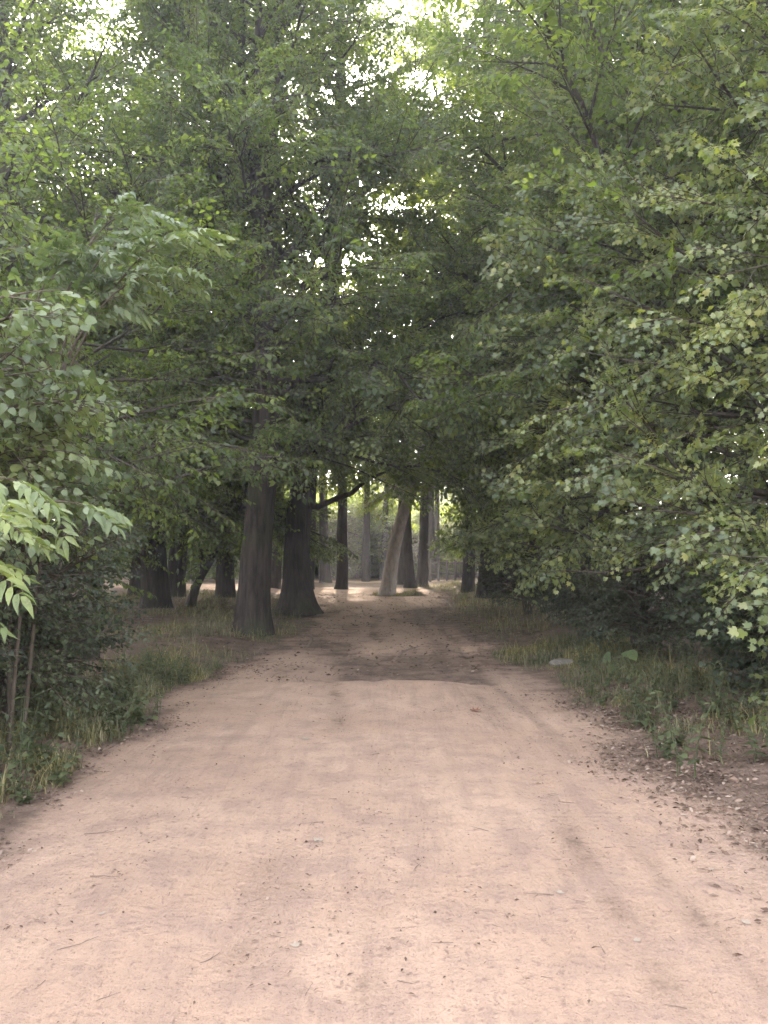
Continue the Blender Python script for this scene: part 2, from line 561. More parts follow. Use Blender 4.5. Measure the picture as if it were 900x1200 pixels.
def ground_mat():
    """Bare trodden earth where 'worn' is high, dark leaf mould and painted tree shade where it is low."""
    m, nt, out = mat('woodland_earth')
    L = nt.links.new
    tc = nd(nt, 'ShaderNodeTexCoord')
    at_ = nd(nt, 'ShaderNodeAttribute', attribute_name='worn_shade')
    def noise(s, d=5.0, ro=0.6, sc=None):
        n = nd(nt, 'ShaderNodeTexNoise', Scale=s, Detail=d, Roughness=ro)
        if sc:
            mp = nd(nt, 'ShaderNodeMapping'); mp.inputs['Scale'].default_value = sc
            L(tc.outputs['Object'], mp.inputs[0]); L(mp.outputs[0], n.inputs[0])
        else: L(tc.outputs['Object'], n.inputs[0])
        return n.outputs[0]
    big = noise(0.55, 4); mid = noise(3.2, 6, 0.65); fine = noise(26, 6, 0.7); grit = noise(130, 3, 0.6)
    streak = noise(5.0, 4, 0.6, (1.3, 0.12, 1))
    # bare earth colour
    def mixc(f, a, b):
        x = nd(nt, 'ShaderNodeMix', data_type='RGBA'); L(f, x.inputs[0])
        for v, i in ((a, 6), (b, 7)):
            if isinstance(v, tuple): x.inputs[i].default_value = (*v, 1)
            else: L(v, x.inputs[i])
        return x.outputs[2]
    def rmp(v, a, b, hi=1.0):
        x = nd(nt, 'ShaderNodeMapRange', interpolation_type='SMOOTHSTEP'); L(v, x.inputs[0])
        x.inputs[1].default_value = a; x.inputs[2].default_value = b; x.inputs[4].default_value = hi
        return x.outputs[0]
    e = mixc(rmp(big, 0.35, 0.65), (0.40, 0.264, 0.190), (0.47, 0.318, 0.232))
    e = mixc(rmp(mid, 0.42, 0.66, 0.85), e, (0.33, 0.222, 0.17))
    e = mixc(rmp(streak, 0.48, 0.72, 0.5), e, (0.30, 0.20, 0.155))
    e = mixc(rmp(fine, 0.52, 0.70, 0.75), e, (0.23, 0.15, 0.12))
    e = mixc(rmp(grit, 0.60, 0.70, 0.7), e, (0.15, 0.10, 0.08))
    # leaf mould, also colouring the painted shade on the path
    f = mixc(rmp(mid, 0.35, 0.65), (0.125, 0.084, 0.064), (0.22, 0.15, 0.115))
    f = mixc(rmp(fine, 0.5, 0.7, 0.8), f, (0.05, 0.034, 0.022))
    f = mixc(rmp(grit, 0.60, 0.72, 0.5), f, (0.22, 0.16, 0.11))
    # worn mask, tree shade painted in, broken up by noise
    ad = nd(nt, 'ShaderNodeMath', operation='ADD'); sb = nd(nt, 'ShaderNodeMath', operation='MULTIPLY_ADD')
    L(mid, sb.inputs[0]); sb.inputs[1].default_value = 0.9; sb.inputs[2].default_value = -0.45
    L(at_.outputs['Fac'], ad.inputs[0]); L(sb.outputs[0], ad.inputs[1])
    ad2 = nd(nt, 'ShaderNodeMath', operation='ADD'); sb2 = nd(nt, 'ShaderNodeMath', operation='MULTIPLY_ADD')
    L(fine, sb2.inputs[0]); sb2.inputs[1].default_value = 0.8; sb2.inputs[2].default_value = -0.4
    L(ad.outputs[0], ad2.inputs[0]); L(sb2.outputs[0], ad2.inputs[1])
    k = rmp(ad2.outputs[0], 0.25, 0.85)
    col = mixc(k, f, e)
    p = nd(nt, 'ShaderNodeBsdfPrincipled', Roughness=0.95)
    p.inputs['Specular IOR Level'].default_value = 0.1
    L(col, p.inputs['Base Color'])
    b1 = nd(nt, 'ShaderNodeBump', Strength=0.7, Distance=0.012); L(grit, b1.inputs['Height'])
    b2 = nd(nt, 'ShaderNodeBump', Strength=0.9, Distance=0.03); L(fine, b2.inputs['Height']); L(b1.outputs[0], b2.inputs['Normal'])
    b3 = nd(nt, 'ShaderNodeBump', Strength=0.8, Distance=0.06); L(mid, b3.inputs['Height']); L(b2.outputs[0], b3.inputs['Normal'])
    b4 = nd(nt, 'ShaderNodeBump', Strength=0.6, Distance=0.05); L(streak, b4.inputs['Height']); L(b3.outputs[0], b4.inputs['Normal'])
    L(b4.outputs[0], p.inputs['Normal'])
    L(p.outputs[0], out.inputs[0])
    return m


EARTH = ground_mat()
BARK_DARK = bark_mat('dark_fissured_bark', (0.013, 0.010, 0.009), (0.075, 0.057, 0.047), (0.055, 0.06, 0.028), 0.16, 11.0, 1.0)
BARK_MID = bark_mat('brown_bark', (0.03, 0.023, 0.018), (0.10, 0.08, 0.064), (0.05, 0.055, 0.03))
BARK_GREY = bark_mat('pale_grey_bark', (0.19, 0.155, 0.13), (0.36, 0.30, 0.26), None, 0.4, 9.0, 0.4)
TWIG = plain_mat('twig_bark', [(0.05, 0.038, 0.028), (0.10, 0.075, 0.055)])
LEAF_CANOPY = leaf_mat('canopy_leaf', [(0.044, 0.057, 0.027), (0.062, 0.079, 0.035), (0.090, 0.110, 0.042)], (3.3, 3.6, 1.0), 0.48)
LEAF_LIME = leaf_mat('lime_green_leaf', [(0.078, 0.105, 0.034), (0.105, 0.135, 0.042), (0.14, 0.16, 0.05)], (2.7, 2.8, .9), 0.52)
LEAF_MAPLE = leaf_mat('maple_leaf', [(0.09, 0.112, 0.056), (0.12, 0.144, 0.070), (0.15, 0.172, 0.082), (0.19, 0.19, 0.075)], (2.2, 2.4, 0.8), 0.40, 0.40, 0.5)
LEAF_SHRUB = leaf_mat('shrub_leaf', [(0.092, 0.120, 0.056), (0.118, 0.148, 0.068), (0.148, 0.175, 0.078)], (1.7, 1.9, 0.8), 0.32, 0.45, 0.4, True)
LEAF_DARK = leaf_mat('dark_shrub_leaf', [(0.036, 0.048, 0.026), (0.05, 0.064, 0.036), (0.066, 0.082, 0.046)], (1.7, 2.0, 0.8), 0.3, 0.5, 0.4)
GRASS = leaf_mat('grass_blade', [(0.075, 0.078, 0.04), (0.11, 0.11, 0.055), (0.17, 0.155, 0.082), (0.30, 0.25, 0.16)], (1.5, 1.6, 0.8), 0.25, 0.6, 0.25)
WEED = leaf_mat('weed_leaf', [(0.078, 0.088, 0.042), (0.11, 0.122, 0.055)], (1.5, 1.7, 0.8), 0.3, 0.5, 0.35)
LITTER = plain_mat('dead_leaf', [(0.05, 0.032, 0.022), (0.10, 0.06, 0.042), (0.15, 0.095, 0.068), (0.20, 0.135, 0.10), (0.30, 0.225, 0.175)], 0.8, island=True)
DRYTWIG = plain_mat('dry_twig', [(0.09, 0.062, 0.047), (0.22, 0.16, 0.125)], 0.9, 30.0)
STONE = plain_mat('pale_stone', [(0.10, 0.085, 0.07), (0.21, 0.18, 0.155)], 0.9, 12.0)
ROOTBARK = plain_mat('trodden_root_bark', [(0.13, 0.09, 0.07), (0.24, 0.165, 0.13)], 0.95, 14.0)
FENCEWOOD = plain_mat('weathered_fence_wood', [(0.05, 0.04, 0.032), (0.12, 0.095, 0.075)], 0.9, 9.0)

# ------------------------------------------------------------------ ground and path
def spread(dense0, dense1, step, far0, far1, grow=1.25):
    a = list(np.arange(dense0, dense1 + 1e-6, step))
    s = step
    while a[-1] < far1: s *= grow; a.append(a[-1] + s)
    s = step
    while a[0] > far0: s *= grow; a.insert(0, a[0] - s)
    return np.array(a)


def sheet(xs, ys, zf):
    X, Y = np.meshgrid(xs, ys)
    Z = zf(X, Y)
    nx = len(xs); ny = len(ys)
    i = np.arange(ny - 1)[:, None] * nx + np.arange(nx - 1)[None, :]
    A = i.ravel(); B = A + 1; C = A + nx + 1; D = A + nx
    q = np.stack([A, B, C, D], 1)
    return np.stack([X.ravel(), Y.ravel(), Z.ravel()], 1), q


xs = spread(-7, 7, 0.1, -420, 420)
ys = np.concatenate([-spread(2, 3, 0.5, 2, 420)[::-1], np.arange(-1.5, 14, 0.1), spread(14, 60, 0.25, 14, 520)])
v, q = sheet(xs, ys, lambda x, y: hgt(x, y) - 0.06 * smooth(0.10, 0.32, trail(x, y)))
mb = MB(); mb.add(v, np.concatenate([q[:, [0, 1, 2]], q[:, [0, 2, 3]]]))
ground = mb.build('ground', EARTH, attr=('worn_shade', trail(v[:, 0], v[:, 1]) * smooth(80, 50, v[:, 1])))
tag(ground, 'dark woodland floor of leaf mould either side of the path', 'ground', kind='structure')

xs = np.arange(-14, 5.01, 0.07)
yl = [-8.0]
while yl[-1] < 54: yl.append(yl[-1] + max(0.05, 0.012 * max(yl[-1], 0)) if yl[-1] > 1.5 else yl[-1] + 0.3)
ys = np.array(yl)
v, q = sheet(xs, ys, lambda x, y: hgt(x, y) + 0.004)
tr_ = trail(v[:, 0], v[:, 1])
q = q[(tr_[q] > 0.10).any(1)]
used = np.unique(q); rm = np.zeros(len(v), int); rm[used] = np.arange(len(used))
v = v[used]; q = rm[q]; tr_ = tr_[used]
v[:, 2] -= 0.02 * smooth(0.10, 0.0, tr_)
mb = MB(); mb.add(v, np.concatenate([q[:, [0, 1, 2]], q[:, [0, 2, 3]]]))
path = mb.build('path', EARTH, attr=('worn_shade', tr_ * (1 - .34 * rut(v[:, 0], v[:, 1]))))
tag(path, 'pale trodden earth track running into the wood', 'path', kind='structure')


def base(px, py):
    x, y = gp(px, py)
    return np.array([x, y, float(hgt(x, y)) - 0.02])


# ------------------------------------------------------------------ spray stock
S_FAR = sprays('kite', 0.75, 0.12, nside=4, gap=0.075, tilt=0.45)
S_OLD = sprays('kite', 0.66, 0.10, nside=4, gap=0.06, tilt=0.45)
S_MID = sprays('ovate', 0.62, 0.085, nside=3, gap=0.062, tilt=0.40)
S_MAPLE = sprays('maple', 0.50, 0.085, nside=3, gap=0.062, tilt=0.36, droop=0.25)
S_MAPLE_NEAR = sprays('maple', 0.46, 0.066, nside=3, gap=0.047, tilt=0.36, droop=0.28)
S_HEART = sprays('heart', 0.42, 0.066, nside=2, gap=0.055, tilt=0.35, droop=0.3)
S_SMALL = sprays('ovate', 0.40, 0.045, nside=4, gap=0.040, tilt=0.4)
S_ASH = sprays('lance', 0.22, 0.26, nside=0, gap=0.06, tilt=0.3, pinn=True)
S_WALNUT = sprays('lance', 0.20, 0.32, nside=0, gap=0.10, tilt=0.3, droop=0.05, pinn=True)


# ------------------------------------------------------------------ the two big trunks by the path
def world_line(root, pts):
    return np.array(pts) - np.array(root.location)


# T1 : the nearer trunk
b1 = base(295, 748)
Y1 = b1[1]
t1 = empty('old_tree', b1, 'thick straight dark trunk nearest the path on its left, in front of its flared neighbour', 'tree')
T = Tree(21); T.loc = b1; T.allow = lambda p: (p[:, 2] > 2.7) | (p[:, 0] < -2.9)
ln = world_line(t1, [b1, at(297, 700, Y1), at(302, 640, Y1), at(309, 560, Y1), at(312, 420, Y1), at(311, 300, Y1), at(307, 215, Y1 + .2)])
rad = [.31, .295, .285, .27, .24, .20, .15]
q = T.trunk(ln, rad, 22, 0.15, 0.12, 6)
tops = []
for (px, py, yy, rr) in ((283, 90, Y1 - .4, .10), (303, 40, Y1 + .5, .12), (330, -40, Y1 + .2, .11)):
    e = at(px, py, yy) - b1; s = ln[-1] - [0, 0, .9]
    mid_ = (s + e) / 2 + [0.12 * (px - 305) / 20, 0, 0.2]
    up_ = e + (e - mid_) * 0.8 + [0, 0, 2.2]
    qq = T.trunk([s, mid_, e, up_], [.13, rr * .95, rr * .7, .03], 10, 0.08)
    tops.append(qq)
T.limbs(q, rad, 30, 0.30, 1.0, lambda t: 4.8 - 0.6 * t, lambda t: 0.3 + 0.25 * t + .25 * math.sin(t * 37), sec=0.28, gap=0.25, trop=-0.06, wob=0.24, lrad=0.012, tilt=.5, sec_len=.46, up=(0, -.3, 1))
for qq in tops:
    T.limbs(qq, [.12, .1, .03], 22, 0.02, 1.0, lambda t: 4.0 - 2.0 * t, lambda t: 0.3 + 0.5 * t, sec=0.28, gap=0.26, wob=0.24, lrad=0.011, tilt=.5, up=(0, -.3, 1))
S1 = (T, t1)
T.finish(t1, BARK_DARK, LEAF_CANOPY, S_OLD, TWIG, keep=lambda p: (p[:, 2] > 2.7) | (p[:, 0] < -2.9))

# T2 : flared trunk behind
b2 = base(349, 721)
Y2 = b2[1]
t2 = empty('old_tree', b2, 'big dark trunk with flared root foot leaning right beside the path bend', 'tree')
T = Tree(22); T.loc = b2; T.allow = lambda p: p[:, 2] > 3.2
ln = world_line(t2, [b2, at(349, 700, Y2), at(349, 650, Y2), at(351, 600, Y2), at(361, 520, Y2), at(374, 440, Y2), at(386, 370, Y2), at(392, 260, Y2 + .5), at(398, 150, Y2 + 1), at(400, -70, Y2 + 1)])
rad = [.42, .39, .345, .33, .31, .29, .25, .20, .15, .06]
q = T.trunk(ln, rad, 24, 0.17, 0.42, 5)
T.limbs(q, rad, 44, 0.33, 1.0, lambda t: 5.6 - 1.2 * t, lambda t: 0.35 + 0.45 * t + .25 * math.sin(t * 40), sec=0.27, gap=0.25, wob=0.24, trop=-0.05, lrad=0.012, tilt=.5, sec_len=.46, up=(0, -.3, 1))
# the low bare limb that reaches right over the path
lim = np.array([at(352, 590, Y2), at(372, 594, Y2 - .3), at(395, 584, Y2 - .6), at(412, 578, Y2 - .8), at(430, 562, Y2 - 1), at(465, 548, Y2 - 1.4)]) - b2
tube(T.w, lim, [.10, .085, .075, .065, .05, .02], 7, 0)
T.finish(t2, BARK_DARK, LEAF_CANOPY, S_OLD, TWIG, keep=lambda p: (p[:, 2] > 3.4) & ~((p[:, 1] < Y2) & (p[:, 2] < 9.5) & (np.abs(p[:, 0] - np.interp(p[:, 2], ln[:, 2] + b2[2], ln[:, 0] + b2[0]) * (p[:, 1] / Y2)) < .42)) & ((vnoise(p[:, 0] * .75 + 3, p[:, 2] * .75 + 8) < .58) | (p[:, 2] < 7.5) | (p[:, 2] > 11.5)))

# ------------------------------------------------------------------ generic canopy trees (one of each habit, then copies)
def canopy(seed, name, root, H, r0, clear, R, bark, leaf, T_, lean=(0, 0), n=40, top=0.25, flare=0.12, pit=(0.0, 0.9), sec=0.36, trop=0.0, scale=1.0):
    T = Tree(seed)
    k = 9
    z = np.linspace(0, 1, k)
    pts = np.stack([lean[0] * z ** 1.2 + 0.15 * np.sin(z * 5 + seed), lean[1] * z + 0.15 * np.cos(z * 4 + seed) , z * H], 1)
    pts[:, :2] -= pts[0, :2]
    rad = r0 * (1 - z) ** 0.7 + 0.03
    q = T.trunk(pts, rad, 12, 0.10, flare)
    T.limbs(q, rad, n, clear / H, 0.99, lambda t: R * (0.65 + 0.6 * math.sin(PI * min(1, t * 1.1 + 0.15))) * (1 - 0.45 * t), lambda t: pit[0] + (pit[1] - pit[0]) * t, sec=sec, gap=0.34, wob=0.22, lrad=0.016, trop=trop, scale=scale, tilt=.45)
    T.finish(root, bark, leaf, T_, TWIG)
    return root


G_SLIM = 'slim dark trunks far beyond the clearing'
G_TALL = 'tall trees closing the wood behind the path'
trees = {}
pos = base(205, 705)
trees['a'] = canopy(31, 'a', empty('woodland_tree', pos, 'dark trunk furthest left in the shade beyond the small leaning tree', 'tree'), 17.5, .30, 4.2, 4.4, BARK_DARK, LEAF_CANOPY, S_FAR, n=60, scale=1.1)
pos = base(400, 691)
trees['b'] = canopy(32, 'b', empty('woodland_tree', pos, 'straight dark trunk standing alone in the sandy clearing beyond the bend', 'tree'), 20.0, .30, 9.0, 4.0, BARK_DARK, LEAF_LIME, S_FAR, n=60, scale=1.15)
pos = base(452, 698)
lt = empty('leaning_tree', pos, 'pale grey trunk leaning right at the grass island where the path forks', 'tree')
T = Tree(33); T.loc = pos; T.allow = lambda p: p[:, 2] > 3.4
ln = np.array([(0, 0, 0), at(457, 670, pos[1]) - pos, at(463, 640, pos[1]) - pos, at(472, 605, pos[1]) - pos, at(488, 560, pos[1]) - pos + [0, .3, 0], at(500, 500, pos[1]) - pos, at(512, 430, pos[1]) - pos, at(518, 350, pos[1]) - pos])
rad = [.30, .27, .25, .23, .20, .15, .09, .03]
q = T.trunk(ln, rad, 14, 0.08, 0.12)
T.limbs(q, rad, 30, 0.42, 1, lambda t: 4.0 - 1.8 * t, lambda t: 0.1 + 0.7 * t, sec=0.5, gap=0.36, wob=0.15, scale=1.1)
T.finish(lt, BARK_GREY, LEAF_LIME, S_FAR, TWIG, keep=lambda p: p[:, 2] > 3.6)

pos = base(382, 683)
trees['c'] = canopy(34, 'c', empty('woodland_tree', pos, 'dark trunk in the gap left of the lone clearing trunk', 'tree'), 16.0, .26, 9.0, 2.6, BARK_DARK, LEAF_LIME, S_FAR, n=30, scale=1.1)

# tall forest trees: explicit places (x, y, habit, turn, size, label)
def stand(x, y, k, rz, s, label, group=None):
    return dup(trees[k], (x, y, float(hgt(x, y)) - 0.03), rz, s, label, group)


for px, py, k, rz, s, lab in (
        (265, 706, 'a', 2.1, 0.95, 'dark upright trunk just left of the nearest thick trunk, in the shade'),
        (361, 691, 'c', 4.0, 0.95, 'slim dark trunk immediately right of the flared trunk'),
        (322, 692, 'c', 3.7, 0.9, 'dim trunk glimpsed between the two big path trunks'),
        (161, 703, 'a', 0.7, 0.9, 'dim trunk half hidden behind the left undergrowth'),
        (432, 676, 'c', 1.9, 0.62, 'distant thin trunk between the lone trunk and the pale leaning one')):
    p = base(px, py)
    stand(p[0], p[1], k, rz, s, lab)
for px, py, rz, s in ((480, 689, 0.4, 0.8), (494, 687, 2.9, 0.85), (471, 685, 5.0, 0.7)):
    p = base(px, py)
    stand(p[0], p[1], 'c', rz, s * 1.1, 'one of three dark trunks clustered right of the pale leaning tree', 'cluster of three dark trunks')

trees['b'].scale = (.82, .82, .68)
# the rest of the wood
R2 = np.random.default_rng(3)
for x, y, k, s, lab in (
        (-8.3, 16.5, 'a', 1.0, 'tall hazy tree rising behind the left shrubs'),
        (-10.5, 20, 'b', 0.95, 'tall tree further back behind the left shrubs'),
        (-12.5, 17, 'b', 0.8, 'tall tree at the far left edge of the wood'),
        (7.5, 19, 'b', 0.95, 'tall tree behind the right maple thicket, nearer the path'),
        (10.5, 14, 'a', 0.95, 'tall tree behind the right maple thicket at the frame edge'),
        (5.6, 27, 'b', 1.0, 'tall tree behind the thicket where the right verge ends'),
        (-6.1, 21.5, 'a', 1.08, 'tall tree in the left background between the small tree and the thick trunk'),
        (3.3, 31.5, 'b', 0.75, 'tall tree beside the grassy right edge of the fork'),
        (4.9, 20.5, 'a', 1.15, 'tall tree rising straight behind the third right verge maple'),
        (3.5, 26.5, 'b', 1.2, 'tall tree standing just right of the path where the right verge ends'),
        (11.5, 25, 'b', 1.0, 'tall tree deep behind the right thicket')):
    stand(x, y, k, R2.random() * 6.28, s, lab)
for i in range(10):
    x = -13 + 18 * (i + R2.random()) / 10; y = 45 + 9 * R2.random()
    stand(x, y, 'c', R2.random() * 6.28, .66 + .25 * R2.random(), 'slim dark trunk standing far beyond the sandy clearing', G_SLIM)
far = [(-14, 30), (-12, 42), (6.0, 33), (8.5, 36), (13, 33), (-17, 42), (-14.5, 50), (7.5, 45), (10, 52), (16, 42), (-20, 55), (-14, 62), (13, 58), (20, 55), (-24, 70), (-17, 74), (-9, 88), (-4, 92), (1.5, 90), (6.5, 88), (11, 74), (18, 70), (26, 68), (-20, 90), (13, 90), (22, 88), (-13, 80)]
for i, (x, y) in enumerate(far):
    x += R2.normal() * 0.5; y += R2.normal() * 0.8
    stand(x, y, 'ab'[(i * 7 + i // 3) % 2], R2.random() * 6.28, (0.95 + 0.3 * R2.random()) * (0.75 if y > 84 else 1), 'distant tree in the depth of the wood beyond the clearing', G_TALL)

# small leaning understorey tree left of the trunks
p = base(222, 718)
st = empty('young_tree', p, 'thin crooked young tree leaning right under the canopy at left', 'tree')
T = Tree(41)
ln = np.array([at(222, 718, p[1]), at(229, 690, p[1]), at(238, 672, p[1]), at(252, 650, p[1]), at(268, 628, p[1]), at(285, 590, p[1]), at(300, 520, p[1])]) - p
q = T.trunk(ln, [.13, .11, .10, .09, .075, .05, .02], 8, 0.06, 0.05)
T.limbs(q, [.1, .08, .05, .02], 14, 0.45, 1, lambda t: 2.3 - 1.0 * t, lambda t: 0.1 + 0.3 * t, sec=0.4)
ln = np.array([at(238, 672, p[1]), at(234, 640, p[1]), at(232, 600, p[1]), at(226, 540, p[1])]) - p
q = T.trunk(ln, [.06, .055, .045, .02], 7, 0.05)
T.limbs(q, [.05, .02], 10, 0.3, 1, lambda t: 2.2 - 1.0 * t, lambda t: 0.1, sec=0.4)
T.finish(st, BARK_DARK, LEAF_CANOPY, S_OLD, TWIG, keep=lambda p: p[:, 2] > 2.2)

# layered understorey trees at left
def layered(seed, pos, label, H, R, n, clear, leaf, T_, az0=None, azs=PI, rad0=.09, pit=(0.0, 0.3), trop=-0.03, sec=0.36, scale=1.0, lean=(0, 0), name='understorey_tree', tilt=0.35, up=(0, 0, 1.0), keep=None, bark=BARK_MID, gap=0.3):
    root = empty(name, pos, label, 'tree')
    T = Tree(seed); T.loc = pos; T.allow = keep
    z = np.linspace(0, 1, 8)
    pts = np.stack([lean[0] * z + 0.12 * np.sin(z * 6 + seed), lean[1] * z + 0.12 * np.cos(z * 5 + seed), z * H], 1); pts[:, :2] -= pts[0, :2]
    rad = rad0 * (1 - 0.85 * z)
    q = T.trunk(pts, rad, 10, 0.07, 0.05)
    T.limbs(q, rad, n, clear / H, 0.99, lambda t: R * (1 - 0.55 * t ** 2), lambda t: pit[0] + (pit[1] - pit[0]) * t, az0=az0, azs=azs, sec=sec, gap=gap, trop=trop, wob=0.18, scale=scale, tilt=tilt, lrad=0.014, up=up)
    T.finish(root, bark, leaf, T_, TWIG, keep=keep)
    return root


def G(x, y): return np.array([x, y, float(hgt(x, y)) - 0.03])


layered(51, G(-4.1, 11.2), 'spreading understorey tree with flat leaf layers left of the thick trunk', 6.4, 3.2, 44, 1.7, LEAF_CANOPY, S_MID, az0=-0.5, azs=2.2, keep=lambda p: (p[:, 0] < -1.3) & (p[:, 2] > 2.0 + .45 * (p[:, 0] > -2.6) + .4 * np.sin(p[:, 0] * 3)))
layered(52, G(-5.6, 8.2), 'leafy small tree behind the left climber clad shrub', 6.2, 2.4, 26, 1.2, LEAF_CANOPY, S_MID)
layered(53, G(-6.5, 18.0), 'shaded small tree deep at left behind the layered one', 7.5, 3.2, 28, 2.2, LEAF_CANOPY, S_MID)

# ------------------------------------------------------------------ right hand maple thicket
CAMDIR = PI + 0.75
OFFPATH = lambda p: (p[:, 0] > 2.15 - 0.45 * (p[:, 2] - 1.0)) & (p[:, 2] > 1.35 + .35 * np.sin(p[:, 0] * 2.3 + p[:, 1] * 1.7))
layered(61, G(4.6, 8.6), 'nearest maple of the right thicket with broad pale lobed leaves', 8.2, 2.7, 56, 1.4, LEAF_MAPLE, S_MAPLE_NEAR, az0=CAMDIR, azs=1.9, rad0=.12, pit=(0.12, 0.5), trop=-0.09, name='maple_tree', sec=0.3, keep=OFFPATH, tilt=.42, up=(-.45, -.5, 1))
layered(62, G(3.9, 12.2), 'second maple along the right verge arching low over the path', 8.5, 2.6, 54, 1.2, LEAF_MAPLE, S_MAPLE, az0=CAMDIR - .2, azs=1.8, rad0=.13, pit=(0.1, 0.5), trop=-0.07, name='maple_tree', sec=0.32, keep=OFFPATH, tilt=.42, up=(-.45, -.5, 1))
layered(63, G(3.9, 16.5), 'third maple along the right verge, in deeper shade', 9.5, 2.7, 42, 1.1, LEAF_MAPLE, S_MAPLE, az0=CAMDIR - .3, azs=1.9, rad0=.13, pit=(0.1, 0.5), trop=-0.06, name='maple_tree', sec=0.36, keep=OFFPATH, tilt=.42, up=(-.45, -.5, 1))
layered(64, G(4.3, 22.5), 'dark maple at the far end of the right verge by the fork', 9.5, 2.5, 40, 1.4, LEAF_CANOPY, S_MID, rad0=.14, pit=(0.05, 0.5), trop=-0.04, name='maple_tree', sec=0.38, keep=OFFPATH, tilt=.42, up=(-.45, -.5, 1))
layered(65, G(5.6, 6.2), 'maple boughs entering from the right frame edge', 7.0, 2.4, 48, 1.4, LEAF_MAPLE, S_MAPLE_NEAR, az0=CAMDIR, azs=2.0, rad0=.11, pit=(0.12, 0.5), trop=-0.1, name='maple_tree', sec=0.3, keep=OFFPATH, tilt=.42, up=(-.45, -.5, 1))
layered(67, G(7.6, 9.4), 'small leafy tree filling the right frame edge behind the near maples', 7.0, 2.8, 40, .8, LEAF_MAPLE, S_MID)
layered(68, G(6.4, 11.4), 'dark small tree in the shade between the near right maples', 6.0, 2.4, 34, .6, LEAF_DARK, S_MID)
# big open branched tree leaning in from the right
layered(66, G(6.9, 13.2), 'tall branchy tree arching dark bare limbs across from the upper right', 15.5, 7.2, 50, 4.0, LEAF_CANOPY, S_OLD, az0=PI + .1, azs=1.4, rad0=.32, pit=(0.2, 0.7), trop=0.0, name='overhanging_tree', bark=BARK_DARK, sec=0.36, gap=0.3, tilt=.45, up=(-.2, -.3, 1), keep=lambda p: p[:, 2] > 3.8)

# ------------------------------------------------------------------ shrubs
def shrub(seed, pos, label, stems, H, spread_, leaf, T_, per=9, blen=0.9, scale=1.0, az0=None, azs=PI, name='shrub', clear=0.25, trop=-0.1, sec=0.22, gap=0.22, rad0=0.022, tilt=0.35, droop=-0.15):
    root = empty(name, pos, label, 'shrub')
    T = Tree(seed); r = T.r
    for i in range(stems):
        a = (i * 2.4 + r.random()) if az0 is None else az0 + azs * (r.random() * 2 - 1)
        h = H * (0.65 + 0.35 * r.random()); s = spread_ * math.sqrt((i + 0.5) / stems)
        z = np.linspace(0, 1, 7)
        pts = np.stack([np.cos(a) * s * z ** 1.3 + 0.05 * np.sin(z * 7 + i), np.sin(a) * s * z ** 1.3 + 0.05 * np.cos(z * 6 + i), h * (z - 0.12 * z ** 3)], 1)
        pts[:, :2] += 0.1 * r.normal(size=2)
        rad = rad0 * (1 - 0.8 * z)
        tube(T.w, pts, rad, 6)
        T.limbs(pts, rad, per, clear, 1.0, lambda t: blen * (1 - 0.4 * t), lambda t: 0.1 + 0.4 * t, sec=sec, gap=gap, trop=trop, wob=0.15, scale=scale, tilt=tilt, droop=droop, sec_min=0.12, lrad=0.012)
    T.finish(root, TWIG, leaf, T_, TWIG, crown='foliage', trunk='stems')
    return root


shrub(71, G(-3.3, 5.6), 'tall pale shrub with broad heart shaped leaves at the left edge', 11, 3.7, 1.1, LEAF_SHRUB, S_HEART, per=11, blen=0.75, clear=0.60)
shrub(72, G(-3.5, 7.2), 'dark low spreading shrub with tiny leaves above the left grass verge', 12, 2.1, 1.3, LEAF_DARK, S_SMALL, per=9, blen=0.8, clear=0.2)
shrub(73, G(-3.6, 5.3), 'dark small leaved bush under the walnut sprays at left', 8, 1.2, 0.5, LEAF_DARK, S_SMALL, per=8, blen=0.5)
shrub(74, G(4.3, 8.0), 'dark shrub at the foot of the nearest right maple', 8, 1.4, 0.8, LEAF_DARK, S_MAPLE_NEAR, per=8, blen=0.5)
shrub(75, G(4.1, 6.6), 'dull green bush at the right edge above the grass', 9, 1.6, 0.8, LEAF_MAPLE, S_MAPLE_NEAR, per=8, blen=0.5)
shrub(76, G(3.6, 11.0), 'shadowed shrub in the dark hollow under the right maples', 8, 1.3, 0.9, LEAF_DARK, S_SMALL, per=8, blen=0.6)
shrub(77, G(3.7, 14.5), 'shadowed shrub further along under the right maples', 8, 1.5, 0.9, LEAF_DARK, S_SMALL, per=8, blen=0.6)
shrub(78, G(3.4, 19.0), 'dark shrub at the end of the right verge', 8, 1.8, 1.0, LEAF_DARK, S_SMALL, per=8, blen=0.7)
sh = shrub(79, G(-6.2, 9.8), 'dark undergrowth bush behind the low spreading shrub', 10, 2.0, 1.5, LEAF_DARK, S_SMALL, per=8, blen=0.8)

